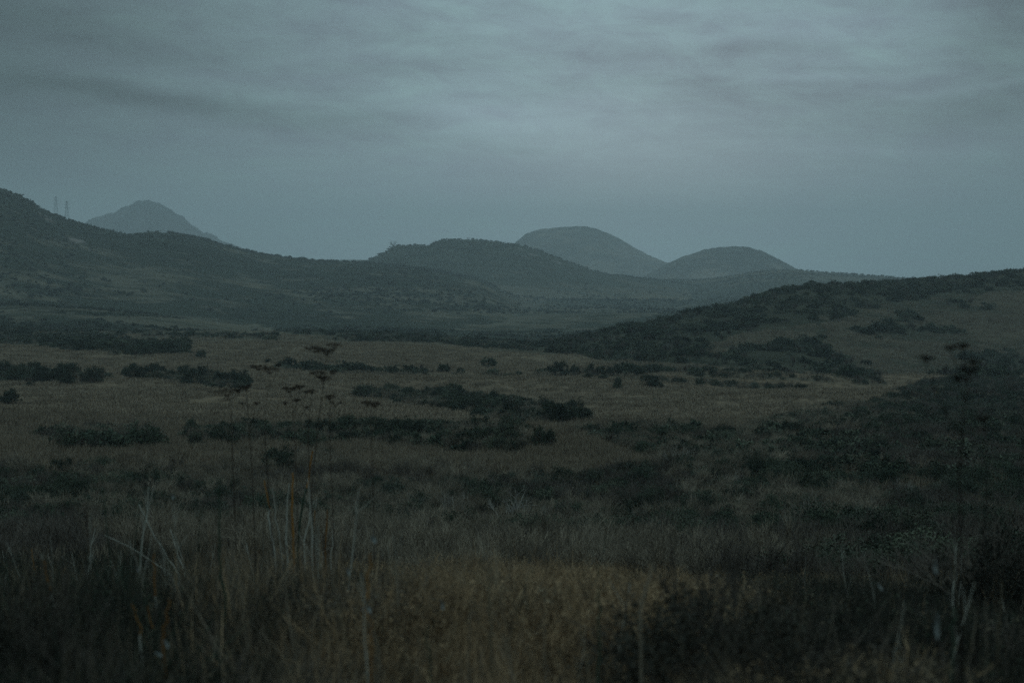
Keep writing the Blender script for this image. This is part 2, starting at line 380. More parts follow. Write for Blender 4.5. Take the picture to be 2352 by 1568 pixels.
# ---------------------------------------------------------------- plant materials
M_LEAF = plant_mat('shrub_leaves', (.031, .043, .027), (.086, .092, .060), vary=.3, noise=3)
M_SCRUB = plant_mat('hill_scrub', (.034, .042, .030), (.075, .080, .056), vary=.2)
M_LEAF_G = plant_mat('grey_green_leaves', (.045, .054, .038), (.088, .092, .066), vary=.3)
M_LEAF_D = plant_mat('dark_leaves', (.018, .028, .016), (.048, .058, .036), vary=.3)
M_TWIG = plant_mat('grey_twigs', (.14, .113, .080), (.235, .19, .136), vary=.35)
M_TWIG_D = plant_mat('dark_twigs', (.065, .053, .042), (.125, .103, .080), vary=.3)
M_PALE = plant_mat('bleached_branches', (.20, .18, .15), (.30, .27, .23), vary=.2)
M_GRASS = plant_mat('dry_grass_blades', (.165, .125, .085), (.24, .185, .125), vary=.16, noise=.8)
M_GRASS2 = plant_mat('weathered_grass', (.12, .094, .066), (.21, .165, .115), vary=.35)
M_GOLD = plant_mat('golden_brush', (.20, .129, .071), (.33, .222, .123), vary=.35)
M_BROWN = plant_mat('brown_brush', (.085, .066, .042), (.17, .130, .082), vary=.35)
M_DARKB = plant_mat('dark_brush', (.016, .018, .013), (.040, .036, .026), vary=.3)
M_GREEN = plant_mat('green_stalks', (.022, .036, .022), (.045, .065, .042), vary=.25)
M_UMB = plant_mat('seed_heads', (.030, .021, .015), (.052, .038, .027), vary=.25, noise=12)
M_BLACK = plant_mat('blackened_stems', (.010, .008, .006), (.022, .016, .012), vary=.1)
M_STEM = plant_mat('brown_stems', (.032, .022, .015), (.075, .052, .036), vary=.2)
M_CANE = plant_mat('bleached_cane', (.30, .28, .23), (.44, .41, .34), vary=.15, noise=6)
M_ORANGE = plant_mat('orange_cane', (.20, .085, .022), (.28, .13, .035), vary=.15)
M_SHEATH = plant_mat('dry_sheath', (.13, .135, .125), (.18, .185, .17), vary=.05)
M_STEEL = plant_mat('galvanised_steel', (.05, .052, .055), (.07, .072, .075), vary=.05)

# ---------------------------------------------------------------- plant prototypes
def leafy(rnd, n_cl=55, n_lf=34, lf=.05, flat=.75, m=0):
    b = MB(); lob = [(rnd.uniform(-.45, .45), rnd.uniform(-.45, .45), rnd.uniform(.35, .62), rnd.uniform(.6, 1)) for _ in range(6)]
    for i in range(n_cl):
        lx, ly, lr, lh = rnd.choice(lob)
        t = rnd.random() * 6.283; ph = math.acos(rnd.random()) ; q = rnd.uniform(.75, 1.05)
        cx = lx + lr * math.sin(ph) * math.cos(t) * q; cy = ly + lr * math.sin(ph) * math.sin(t) * q; cz = lh * flat * (math.cos(ph) * q * .85 + .12)
        cr = rnd.uniform(.08, .17)
        for _ in range(n_lf):
            d = Vector((rnd.gauss(0, 1), rnd.gauss(0, 1), rnd.gauss(0, .8))) * cr * .6
            z = cz + d.z
            if z < 0: z = -z * .4
            b.leaf((cx + d.x, cy + d.y, z), lf * rnd.uniform(.6, 1.3), rnd, m)
    return b
def twiggy(rnd, stems=9, spread=.7, h=1.0, r=.012, levels=3, m=0, kids=3):
    b = MB()
    def grow(p, d, L, rr, lv):
        mid = p + d * L * .5 + Vector((rnd.gauss(0, 1), rnd.gauss(0, 1), 0)) * L * .06
        e = mid + (d + Vector((rnd.gauss(0, .2), rnd.gauss(0, .2), .12))).normalized() * L * .5
        b.seg(p, mid, rr, rr * .8, 3, m); b.seg(mid, e, rr * .8, rr * .55, 3, m)
        if lv > 0:
            for _ in range(kids):
                q = mid.lerp(e, rnd.random()); dd = (d + Vector((rnd.gauss(0, .5), rnd.gauss(0, .5), rnd.gauss(.15, .3)))).normalized()
                grow(q, dd, L * rnd.uniform(.45, .7), rr * .6, lv - 1)
    for i in range(stems):
        a = rnd.random() * 6.283; s = rnd.uniform(.15, spread)
        grow(Vector((math.cos(a) * .08, math.sin(a) * .08, -.03)), Vector((math.cos(a) * s, math.sin(a) * s, 1)).normalized(), h * rnd.uniform(.4, .62), r, levels)
    return b
def tuft(rnd, n, rad, h, w, lean=.35, m=0, m2=None):
    b = MB()
    for i in range(n):
        a = rnd.random() * 6.283; q = rad * math.sqrt(rnd.random()); hh = h * rnd.uniform(.45, 1.1)
        b.blade((math.cos(a) * q, math.sin(a) * q, -.03), hh, w * rnd.uniform(.6, 1.3), rnd.random() * 6.283, hh * rnd.uniform(-lean, lean) * 1.4, m if (m2 is None or rnd.random() < .6) else m2)
    return b
rnd = random.Random(5)
def protos(name, items):
    c = bpy.data.collections.new(name)
    for i, (mb, mats) in enumerate(items):
        o = bpy.data.objects.new('%s_source_%02d' % (name, i), mb.mesh(name, mats)); c.objects.link(o)
    return c
def gn_group(coll):
    ng = bpy.data.node_groups.new('scatter', 'GeometryNodeTree')
    ng.interface.new_socket('Geometry', in_out='INPUT', socket_type='NodeSocketGeometry'); ng.interface.new_socket('Geometry', in_out='OUTPUT', socket_type='NodeSocketGeometry')
    N = ng.nodes; L = ng.links; gi = N.new('NodeGroupInput'); go = N.new('NodeGroupOutput'); ip = N.new('GeometryNodeInstanceOnPoints'); ci = N.new('GeometryNodeCollectionInfo')
    ci.inputs['Collection'].default_value = coll; ci.inputs['Separate Children'].default_value = True; ci.inputs['Reset Children'].default_value = True
    def na(n, t):
        a = N.new('GeometryNodeInputNamedAttribute'); a.data_type = t; a.inputs['Name'].default_value = n; return a.outputs['Attribute']
    L.new(gi.outputs[0], ip.inputs['Points']); L.new(ci.outputs[0], ip.inputs['Instance']); ip.inputs['Pick Instance'].default_value = True
    L.new(na('idx', 'INT'), ip.inputs['Instance Index']); L.new(na('scl', 'FLOAT_VECTOR'), ip.inputs['Scale'])
    er = N.new('FunctionNodeEulerToRotation'); L.new(na('rot', 'FLOAT_VECTOR'), er.inputs[0]); L.new(er.outputs[0], ip.inputs['Rotation'])
    L.new(ip.outputs[0], go.inputs[0]); return ng
def scatter(name, label, cat, coll, P, scl, tilt=.1, n_src=None, idx=None):
    n = len(P); n_src = n_src or len(coll.objects)
    me = bpy.data.meshes.new(name); me.vertices.add(n); me.vertices.foreach_set('co', np.asarray(P, np.float32).ravel())
    a = me.attributes.new('idx', 'INT', 'POINT'); a.data.foreach_set('value', (RS.randint(0, n_src, n) if idx is None else idx).astype(np.int32))
    s = np.stack([scl[:, 0], scl[:, 0], scl[:, 1]], -1); a = me.attributes.new('scl', 'FLOAT_VECTOR', 'POINT'); a.data.foreach_set('vector', s.astype(np.float32).ravel())
    r = np.stack([RS.normal(0, tilt, n), RS.normal(0, tilt, n), RS.rand(n) * 6.283], -1); a = me.attributes.new('rot', 'FLOAT_VECTOR', 'POINT'); a.data.foreach_set('vector', r.astype(np.float32).ravel())
    o = link(name, me); md = o.modifiers.new('scatter', 'NODES'); md.node_group = gn_group(coll)
    return tag(o, label, cat, kind='stuff')
def points(d0, d1, n, umax=.46, power=2.0):
    """n ground points between two depths, density falling as depth^(power-2)"""
    t = RS.rand(n); d = (d0 ** power + t * (d1 ** power - d0 ** power)) ** (1 / power)
    u = RS.uniform(-umax, umax, n); x = u * d; z = H(x, d)
    c, px, py, _ = cover(x, d, z)
    return x, d, z, c, px, py

print('protos')
C_GR_FAR = protos('grass_far', [(tuft(rnd, 70, .9, .45, .035, .5), [M_GRASS]) for _ in range(4)])
C_GR_MID = protos('grass_mid', [(tuft(rnd, 60, .45, .55, .014, .45), [M_GRASS]) for _ in range(4)] + [(tuft(rnd, 60, .45, .6, .014, .45), [M_GRASS2]) for _ in range(2)])
C_GR_NEAR = protos('grass_near', [(tuft(rnd, 60, .22, .7, .006, .5, 0, 1), [M_GRASS2, M_BROWN]) for _ in range(4)] + [(tuft(rnd, 50, .2, .8, .006, .5, 0, 1), [M_GOLD, M_GRASS2]) for _ in range(2)] + [(tuft(rnd, 50, .2, .7, .006, .5, 0, 1), [M_DARKB, M_GREEN]) for _ in range(2)])
C_TWIG = protos('twig_bush', [(twiggy(rnd, 14, .8, 1.0, .010, 2, 0, 4), [M_TWIG]) for _ in range(4)] + [(twiggy(rnd, 14, .9, .9, .010, 2, 0, 4), [M_TWIG_D]) for _ in range(2)])
C_SCRUB = protos('scrub_bush', [(leafy(rnd, 40, 22, .075), [M_LEAF]) for _ in range(3)] + [(leafy(rnd, 40, 22, .075), [M_LEAF_D]) for _ in range(2)] + [(leafy(rnd, 22, 16, .06), [M_LEAF_G]) for _ in range(2)] + [(twiggy(rnd, 12, 1.0, .8, .02, 2, 0, 4), [M_TWIG_D]) for _ in range(2)])
C_SCRUB_N = protos('undergrowth_bush', [(leafy(rnd, 60, 60, .026), [mt]) for mt in (M_LEAF, M_LEAF_D, M_LEAF_D, M_LEAF_G)])
C_GR_RH = protos('hill_grass', [(tuft(rnd, 50, 1.1, .5, .05, .5), [M_GRASS2]) for _ in range(3)])
C_FARSC = protos('scrub_lump', [(leafy(rnd, 26, 12, .13), [M_SCRUB]) for _ in range(4)])
def brush(rnd, m):
    b = twiggy(rnd, 12, 1.3, .8, .006, 2, 0, 4)
    for _ in range(340):
        a = rnd.random() * 6.283; q = .5 * math.sqrt(rnd.random())
        b.leaf((math.cos(a) * q, math.sin(a) * q, rnd.random() ** .7 * .65), rnd.uniform(.006, .016), rnd, 1)
    return b
C_BRUSH = protos('brush', [(brush(rnd, 0), [M_BROWN, M_GOLD]), (brush(rnd, 0), [M_GOLD, M_GOLD]), (brush(rnd, 0), [M_GOLD, M_BROWN]), (brush(rnd, 0), [M_TWIG_D, M_BROWN]), (brush(rnd, 0), [M_BROWN, M_TWIG_D]), (brush(rnd, 0), [M_DARKB, M_LEAF_D]), (brush(rnd, 0), [M_DARKB, M_DARKB])])
def S(n, a, b, c=None, d=None):
    w = RS.uniform(a, b, n); return np.stack([w, w * RS.uniform(c or .8, d or 1.2, n)], -1)

print('scatter')
# field grass, far part
x, y, z, c, px, py = points(110, 470, 70000, power=1.3)
k = ((c < .5) | (RS.rand(len(c)) < .25)) & ((py > 838) | (px < 1500)) & (RS.rand(len(c)) < np.clip((315 / np.interp(x / y, _wu, _wf) - y) / 90, 0, 1)) & (vn(x / 5, y / 5) > .1)
P = np.stack([x, y, z], -1)[k]; scatter('dry_grass', 'short tan grass covering the open fields of the valley floor', 'grass', C_GR_FAR, P, S(len(P), .8, 1.5, .4, .9))
# grass, middle
x, y, z, c, px, py = points(28, 125, 46000, power=1.4)
k = (c < .5) | (RS.rand(len(c)) < .45)
P = np.stack([x, y, z], -1)[k]; scatter('dry_grass', 'tufted tan grass of the slope between the thickets', 'grass', C_GR_MID, P, S(len(P), .7, 1.3, .6, 1.1), .18)
# grey scrub
x, y, z, c, px, py = points(24, 230, 30000, power=1.25)
pn = vn(x / 7 + 30, y / 7 + 4)
k = (c > .5) & (pn > .28)
w = vn(x[k] / 6 + 8, y[k] / 6); q = px[k]
dk = w + 1.0 * np.clip((q - 1850) / 500, 0, 1) + .6 * np.clip((400 - q) / 400, 0, 1)  # darker twigs toward both sides, vignette darkness put into the plant colour
idx = np.where(dk > .72, RS.choice([4, 5], k.sum()), RS.choice([0, 1, 2, 3, 3, 4], k.sum()))
P = np.stack([x, y, z], -1)[k]; scatter('brushwood', 'grey leafless twiggy scrub filling the slope in front of the fields', 'scrub', C_TWIG, P, S(len(P), .6, 1.25, .7, 1.15), .15, idx=idx)
x, y, z, c, px, py = points(26, 260, 14000, power=1.35)
pn = vn(x / 11 + 3, y / 11 + 14)
k = (c > .5) & (pn + .35 * np.clip((px - 1700) / 600, 0, 1) > .50)
P = np.stack([x, y, z], -1)[k]; scatter('undergrowth', 'low dark green leafy growth in patches among the grey scrub', 'scrub', C_SCRUB_N, P, S(len(P), .5, 1.35, .8, 1.2), .1)
x, y, z, c, px, py = points(225, 560, 26000, power=1.4, umax=.5)
k = (px > 1300) & (c < .6) & (RH.h(x, y)[0] > base_z(x, y))
P = np.stack([x, y, z], -1)[k]; scatter('dry_grass', 'rough brown grass on the open slope of the near right hill', 'grass', C_GR_RH, P, S(len(P), .8, 1.5, .5, 1.0))
x, y, z, c, px, py = points(60, 140, 60000, power=1.4, umax=.2)
k = inpoly(px, py, GRASS[0])
P = np.stack([x, y, z], -1)[k]; scatter('dry_grass', 'golden grass on the curved bank right of the centre', 'grass', C_GR_MID, P, S(len(P), .8, 1.3, .5, .9), .18, idx=RS.randint(0, 4, len(P)))
# hillside scrub
x, y, z, c, px, py = points(230, 680, 24000, power=1.35, umax=.5)
k = (c > .6) & (RS.rand(len(c)) < .15 + 1.6 * np.clip(fbm(x / 26 + 4, y / 26, 3) - .36, 0, 1) * np.where(px < 1250, 1.35, 2.0))
sz = np.where(px < 1250, .7, 1.0)[k]
P = np.stack([x, y, z], -1)[k]; scatter('scrub', 'dense dark scrub on the near right hill and in the valley bottom', 'scrub', C_SCRUB, P, S(len(P), 1.0, 2.6, .75, 1.25) * sz[:, None], .1)
x, y, z, c, px, py = points(600, 2150, 42000, power=1.6, umax=.5)
k = RS.rand(len(c)) < np.clip(fbm(x / 90, y / 200, 4) * 2.6 - .95, .05, 1)
crest = np.zeros(len(x), bool)
for m_ in (LH, MH, RR): crest |= np.abs(m_.h(x, y)[1]) < .035
k |= crest & (RS.rand(len(c)) < .75 * (vn(x / 60, y / 200 + 5) > .3))
k &= (py < 720)
P = np.stack([x, y, z], -1)[k]; scatter('scrub', 'far-off scrub speckling the slopes of the left and middle hills', 'scrub', C_FARSC, P, S(len(P), 1.0, 2.6, .6, 1.1) * np.where(crest[k], 1.5, 1)[:, None], .1)
x, y, z, c, px, py = points(70, 520, 34000, power=1.35, umax=.5)
k = (c > .9) & (vn(x / 8, y / 8) > .25)
P = np.stack([x, y, z], -1)[k]; scatter('undergrowth', 'mixed low scrub filling the gaps between the shrubs of the field thickets', 'scrub', C_SCRUB, P, S(len(P), .7, 1.5, .7, 1.1), .1)
# foreground
x, y, z, c, px, py = points(2.6, 38, 13500, power=1.5)
k = RS.rand(len(y)) < np.clip((38 - y) / 22, 0, 1); x, y, z, px, py = x[k], y[k], z[k], px[k], py[k]
gold = .95 * np.exp(-((px - 1250) / 480) ** 2) + 1.3 * (vn(x / 1.3 + 3, y / 1.3) - .5) + .35 * np.exp(-((px - 700) / 160) ** 2)
idx = np.where(gold > .62, RS.choice([1, 2, 1, 0], len(x)), np.where(gold > .3, RS.choice([0, 3, 4, 2], len(x)), RS.choice([3, 5, 5, 6, 6, 6], len(x))))  # dark brush toward the corners: partly real foliage, partly vignette put into colour
bs = S(len(x), .35, .75, .7, 1.2) * (.5 + 1.15 * vn(x / 1.9 + 7, y / 1.9))[:, None] ** 1.2
bs = bs * np.clip((-(.194 + .036 * vn(x / 1.6 + 2, y / 2.6) + .012 * np.clip((px - 1900) / 400, -1, 1)) * y - z) / (bs[:, 1] * .95), .22, 1)[:, None] ** np.array([[.6, 1.0]])
P = np.stack([x, y, z], -1); scatter('dead_brush', 'tangled brown and golden dead brush across the blurred foreground', 'brush', C_BRUSH, P, bs, .3, idx=idx)
x, y, z, c, px, py = points(4, 34, 9000, power=1.5)
k = RS.rand(len(px)) < np.clip(.15 + 1.1 * (1 / (1 + np.exp((px - 700 - 700 * (vn(x / 2.2, y / 2.2) - .5)) / 130))) + .35 * (vn(x / 1.5 + 9, y / 1.5) - .5), 0, 1)
idx = np.where(px[k] < 420 + 300 * (vn(x[k], y[k]) - .5), RS.choice([0, 6, 7, 6, 7], k.sum()), RS.randint(0, 6, k.sum()))  # far left gets dark green tufts, deepened to carry the corner vignette in colour
P = np.stack([x, y, z], -1)[k]; scatter('tall_grass', 'tall dead grass standing in the left foreground', 'grass', C_GR_NEAR, P, S(len(P), .4, .85, .7, 1.3), .2, idx=idx)

# ---------------------------------------------------------------- countable shrubs
def shrub_protos():
    out = []
    for i in range(5):
        r = random.Random(40 + i)
        f = leafy(r, 85, 40, .042, flat=r.uniform(.8, 1.05)).mesh('foliage', [M_LEAF if i % 2 else M_LEAF_D])
        t = twiggy(r, 12, 1.2, .95, .014, 2, 0, 3).mesh('branches', [M_TWIG_D if i % 2 else M_TWIG])
        out.append((f, t))
    return out
SP_ = shrub_protos()
_nb = (leafy(random.Random(61), 120, 110, .015, flat=1.0).mesh('foliage', [M_DARKB]), twiggy(random.Random(62), 16, 1.3, 1.1, .008, 3, 0, 3).mesh('branches', [M_TWIG_D]))
SP_.append(_nb)
SPF = [leafy(random.Random(80 + i), 60, 26, .07, flat=.95).mesh('shrub', [M_LEAF if i % 2 else M_LEAF_D]) for i in range(4)]
def shrub(x, y, z, w, h, label, group, parts=True, i=None, name='shrub'):
    i = random.randrange(100) if i is None else i
    if parts:
        e = bpy.data.objects.new(name, None); COL.objects.link(e)
        f, t = SP_[i] if i == 5 else SP_[i % 5]
        link('foliage', f, e); link('branches', t, e)
    else:
        e = link(name, SPF[i % len(SPF)])
    e.location = (x, y, z - .05); e.rotation_euler = (random.gauss(0, .05), random.gauss(0, .05), random.random() * 6.283)
    e.scale = (w * .55, w * .55, h * 1.0)
    return tag(e, label, 'shrub', group)
SINGLES = [
 (20, 926, 40, 66, 'dark rounded shrub cut by the left edge, alone in the grass'), (68, 887, 13, 22, 'tiny round bush in the grass below the low left thicket'),
 (461, 823, 22, 27, 'small treelike shrub standing alone beyond the left-centre thicket'), (428, 803, 18, 26, 'tufted shrub at the right tip of the far left thicket'),
 (616, 833, 10, 17, 'little round bush at the left start of the shrub line across the field'), (665, 840, 24, 40, 'bushy shrub heading the shrub line behind the tall umbel plants'),
 (792, 850, 27, 54, 'broad domed shrub in the shrub line just right of the tallest umbels'), (828, 853, 18, 26, 'narrow shrub leaning on the broad domed one in the line'),
 (905, 858, 26, 34, 'left of two joined round shrubs in the field line'), (937, 858, 25, 36, 'right of two joined round shrubs in the field line'),
 (1017, 854, 22, 38, 'ragged open shrub in the field line with a taller right side'), (1058, 857, 16, 28, 'low wide shrub halfway along the field line'),
 (1123, 843, 26, 42, 'compact dark shrub standing out in the open field above the line'), (1132, 862, 18, 36, 'pale-tipped low shrub directly below the compact dark shrub'),
 (1192, 863, 13, 24, 'very small shrub left of the largest shrub of the field line'), (1288, 861, 36, 56, 'largest shrub of the field line, boxy and flat-topped'),
 (1322, 862, 28, 36, 'right shoulder shrub against the largest shrub of the field line'), (1262, 857, 20, 22, 'thin shrub at the left side of the largest field shrub'),
 (1420, 894, 40, 32, 'dark cone-shaped bush standing alone in the right-centre field'), (1492, 890, 34, 66, 'wide dome-shaped bush right of the dark cone-shaped one'),
 (1562, 882, 18, 40, 'low bush right of the wide dome-shaped bush'), (1607, 884, 20, 30, 'second bush right of the wide dome-shaped bush'), (1642, 884, 15, 26, 'last small bush at the right end of the lower field row'),
 (1487, 852, 17, 40, 'left bush of the upper pair at the foot of the right hill'), (1531, 854, 13, 34, 'right bush of the upper pair at the foot of the right hill'),
 (1350, 868, 16, 30, 'low bush just right of the largest field shrub'), (1386, 870, 14, 34, 'flat bush between the largest field shrub and the dark cone-shaped one'),
 (1504, 920, 8, 14, 'tiny sprig in the open field under the wide dome-shaped bush'), (1790, 893, 12, 40, 'low dark bush at the right end of the open field'),
 (1985, 765, 18, 60, 'left lobe of the shrub island on the right hill slope'), (2025, 762, 28, 56, 'tall middle of the shrub island on the right hill slope'),
 (2062, 764, 20, 44, 'right lobe of the shrub island on the right hill slope'), (2018, 778, 9, 18, 'tiny bush just below the shrub island on the right hill'),
 (1603, 722, 22, 40, 'dark shrub breaking the skyline halfway down the right hill'), (1582, 724, 20, 24, 'treelike shrub on the skyline left of its darker neighbour'),
 (1850, 662, 10, 40, 'flat shrub on the upper skyline of the right hill'), (2322, 630, 14, 22, 'small bush on the skyline near the right edge'), (2289, 634, 12, 9, 'thin upright sprig on the skyline near the right edge'),
 (1255, 790, 16, 26, 'small round tree at the left foot of the right hill scrub'), (1990, 838, 14, 34, 'grey bush on the lower slope of the right hill'),
 (240, 1036, 62, 150, 'broad dark shrub at the heart of the near left thicket'), (160, 1030, 56, 110, 'dark shrub at the left end of the near left thicket'), (330, 1030, 60, 110, 'leafy shrub at the right end of the near left thicket'),
 (450, 1028, 50, 60, 'dark upright shrub starting the long middle thicket'), (640, 1082, 60, 110, 'dark shrub below the long middle thicket behind the stalks'), (735, 1060, 40, 60, 'small dark shrub right behind the umbel stalks'),
 (1405, 985, 26, 34, 'small dark bush alone above the grassy wedge'), (1545, 985, 30, 50, 'dark bush at the top edge of the right scrub'), (1430, 1092, 44, 120, 'dark shrub along the foot of the grassy wedge'),
 (190, 1112, 40, 190, 'low dark bush band on the left slope'), (60, 1125, 44, 180, 'low dark bush by the left edge below the near left thicket'),
]
n_s = 0
for (px, py, hp, wp, lab) in SINGLES:
    h = hit(px, py)
    if not h: continue
    d = h[1]; k = d / FP
    shrub(h[0], d + .3, h[2], wp * k * .95, hp * k * 1.02, lab, None, parts=hp > 30); n_s += 1
TH = [  # thicket, number, height px, width px, label, parts
 ('far_left', 32, 20, 42, 'dark shrub packed into the far thicket on the left of the valley', False),
 ('left_low', 20, 40, 56, 'dark shrub in the low thicket touching the left edge', True),
 ('left_mid', 24, 34, 50, 'dark shrub in the curved thicket at left centre', True),
 ('mid_long', 62, 56, 86, 'dark green shrub in the long thicket across the middle', True),
 ('mid_diag', 50, 40, 66, 'grey-green shrub in the slanting thicket above the grassy wedge', True),
 ('line', 9, 20, 36, 'low shrub in the shrub line between the tall umbels and the field', False),
 ('right_tri', 42, 44, 76, 'dark shrub scattered in the grey scrub right of the grassy wedge', True),
]
for key, n, hp, wp, lab, parts in TH:
    Pg = THICK[key]; X = [p[0] for p in Pg]; Y = [p[1] for p in Pg]; c = 0; tries = 0
    while c < n and tries < 3000:
        tries += 1
        px = random.uniform(max(min(X), -60), min(max(X), 2420)); py = random.uniform(min(Y), max(Y))
        if not inpoly(np.array([px]), np.array([py]), Pg)[0]: continue
        h = hit(px, py)
        if not h: continue
        ref = hit(px, (min(Y) + max(Y)) / 2) or h
        k = ref[1] / FP; q = random.uniform(.6, 1.1)
        shrub(h[0], h[1], h[2], wp * k * q * random.uniform(.8, 1.2), hp * k * q, lab, 'shrubs of the ' + key.replace('_', ' ') + ' thicket', parts); c += 1; n_s += 1
print('shrubs', n_s)

# bare pale shrubs
BARE = [twiggy(random.Random(200 + i), 8, .9, 1.05, .016, 3, 0, 3).mesh('bare_shrub', [M_PALE]) for i in range(4)]
for i, (px, py, hp, wp, lab) in enumerate([
 (1175, 1215, 95, 150, 'bleached leafless bush with forked branches at the centre of the scrub'), (1235, 1222, 80, 110, 'bleached leafless bush leaning right beside the forked one'),
 (1465, 1225, 62, 60, 'knotty pale bare bush below the right end of the grassy wedge'), (1310, 1200, 60, 50, 'thin pale bare shrub in front of a dark green bush'),
 (1860, 1215, 90, 90, 'tall forked pale bush in the right scrub'), (1800, 1165, 34, 110, 'spreading pale branches lying over dark leaves in the right scrub'),
 (1040, 1200, 80, 100, 'faint grey bare bush left of the forked bleached one'), (955, 1190, 66, 80, 'thin grey bare bush above the brown brush at left centre'),
 (1560, 1075, 60, 90, 'pale V-shaped bare shrub right of the tip of the grassy wedge'), (1390, 1045, 30, 50, 'small whitish bare bush beside the grassy wedge'),
 (1095, 1010, 42, 50, 'greyish bare shrub poking out of the long middle thicket'), (1540, 806, 30, 34, 'whitish dead shrub glowing in the dark scrub of the right hill'),
 (1240, 1010, 36, 46, 'pale bare shrub at the end of the long middle thicket'), (1985, 1190, 60, 80, 'grey bare shrub below the tall forked pale bush'), (2080, 1150, 60, 70, 'thin grey bare shrub left of the tall dark foreground stem'),
 (1690, 1130, 60, 80, 'greyish bare shrub in the right-centre scrub')]):
    h = hit(px, py)
    if not h: continue
    k = h[1] / FP; o = link('bare_shrub', BARE[i % 4], loc=(h[0], h[1], h[2] - .05)); o.scale = (wp * k * .6, wp * k * .6, hp * k * .95); o.rotation_euler[2] = random.random() * 6.28
    tag(o, lab, 'bare shrub')

# ---------------------------------------------------------------- tree and pylons far off
def tree(px, py, hp, D, label, spread):
    b = PT(px, py, D); k = D / FP; h = hp * k; r = random.Random(9)
    e = bpy.data.objects.new('tree', None); COL.objects.link(e); e.location = b; tag(e, label, 'tree')
    m = MB(); m.seg((0, 0, -2), (spread * h * .1, 0, h * .45), h * .07, h * .045, 6); cr = MB()
    for i in range(7):
        a = r.random() * 6.28; p0 = Vector((spread * h * .08, 0, h * r.uniform(.25, .45))); p1 = Vector((math.cos(a) * h * .45, math.sin(a) * h * .3, h * r.uniform(.6, 1)))
        m.seg(p0, p1, h * .035, h * .015, 4)
        for _ in range(26): cr.leaf(p1 + Vector((r.gauss(0, 1), r.gauss(0, 1), r.gauss(0, 1))) * h * .12, h * .05, r)
    link('trunk', m.mesh('trunk', [M_TWIG_D]), e); link('crown', cr.mesh('crown', [M_LEAF_D]), e)
tree(904, 571, 15, 1870, 'ragged lone tree on the left brow of the wooded hill', .5)
tree(1076, 553, 7, 1890, 'small rounded tree on the crest of the wooded hill', .2)
def pylon(px, ptop, pbase, D, label):
    k = D / FP; b = PT(px, pbase, D); h = (pbase - ptop) * k + 8
    e = bpy.data.objects.new('pylon', None); COL.objects.link(e); e.location = b - Vector((0, 0, 8)); tag(e, label, 'pylon', 'pylons behind the left hillside')
    m = MB(); w0, w1, r = h * .09, h * .018, .16
    c = lambda t, i: Vector(((1, -1, -1, 1)[i] * (w0 + (w1 - w0) * t), (1, 1, -1, -1)[i] * (w0 + (w1 - w0) * t), h * t))
    for i in range(4):
        m.seg(c(0, i), c(1, i), r * 1.3, r, 4)
        for q in range(9):
            t0, t1 = q / 9, (q + 1) / 9; m.seg(c(t0, i), c(t1, (i + 1) % 4), r * .6, r * .6, 3); m.seg(c(t1, i), c(t1, (i + 1) % 4), r * .6, r * .6, 3)
    link('lattice_mast', m.mesh('lattice_mast', [M_STEEL]), e)
    for t, w in ((.74, .13), (.85, .11), (.95, .085)):
        a = MB()
        for s in (-1, 1): a.seg((0, 0, h * t), (s * h * w, 0, h * t - .4), r, r * .6, 4); a.seg((0, 0, h * (t + .035)), (s * h * w, 0, h * t - .4), r * .8, r * .5, 4)
        link('crossarm', a.mesh('crossarm', [M_STEEL]), e)
pylon(129, 452, 502, 2600, 'fainter left one of two lattice pylons above the left hillside')
pylon(154, 462, 510, 2400, 'clearer right one of two lattice pylons above the left hillside')

# ---------------------------------------------------------------- umbel plants and canes in the foreground
def umbel_mb(p, size, rnd, axis=None):
    b = MB(); n = rnd.randint(11, 16); ax = axis or Vector((0, 0, 1))
    for i in range(n):
        a = 2 * math.pi * i / n + rnd.random() * .4; q = rnd.uniform(.3, 1)
        e = p + Vector((math.cos(a) * size * q, math.sin(a) * size * q, size * (.55 + .25 * (1 - q)) * rnd.uniform(.7, 1.1)))
        b.seg(p, e, .0016, .0012, 3)
        for j in range(10):
            t = e + Vector((rnd.gauss(0, 1), rnd.gauss(0, 1), rnd.gauss(0, .6))) * size * .17
            b.leaf(t, size * .075, rnd); b.seg(e, t, .001, .0008, 3)
    return b
def bez(p0, p1, p2, n=8):
    return [p0 * (1 - t) ** 2 + p1 * 2 * t * (1 - t) + p2 * t * t for t in [i / (n - 1) for i in range(n)]]
def ground_pt(x, y): return Vector((x, y, float(H(x, y)) - .04))
def umbel_plant(D, base_px, stem, heads, label, size=.06, r=.0042, mat=None, group=None, seed=1, umat=None):
    """stem: [(px,py)...] going up; heads: [(px,py,size factor, fork index)]"""
    rnd = random.Random(seed); u = float(ray(base_px, 1200)[0]); b = ground_pt(u * D, D)
    e = bpy.data.objects.new('umbel_plant', None); COL.objects.link(e); e.location = b; tag(e, label, 'dried plant', group)
    pts = [b] + [PT(px, py, D + rnd.uniform(-.05, .05)) for px, py in stem]
    m = MB(); m.tube([p - b for p in pts], r, r * .4, 6); link('stem', m.mesh('stem', [mat or M_STEM], True), e)
    for (px, py, sf, k) in heads:
        t = PT(px, py, D + rnd.uniform(-.12, .12)); f = pts[min(k + 1, len(pts) - 1)]
        c = bez(f, Vector((t.x * .6 + f.x * .4, (t.y + f.y) / 2, f.z * .7 + t.z * .3)), t - Vector((0, 0, size * sf * .5)), 6)
        g = umbel_mb(c[-1] - b, size * sf, rnd); g.tube([p - b for p in c], r * .45, r * .28, 5)
        link('umbel', g.mesh('umbel', [umat or M_UMB]), e)
U_GRP = 'dried umbel plants left of centre'
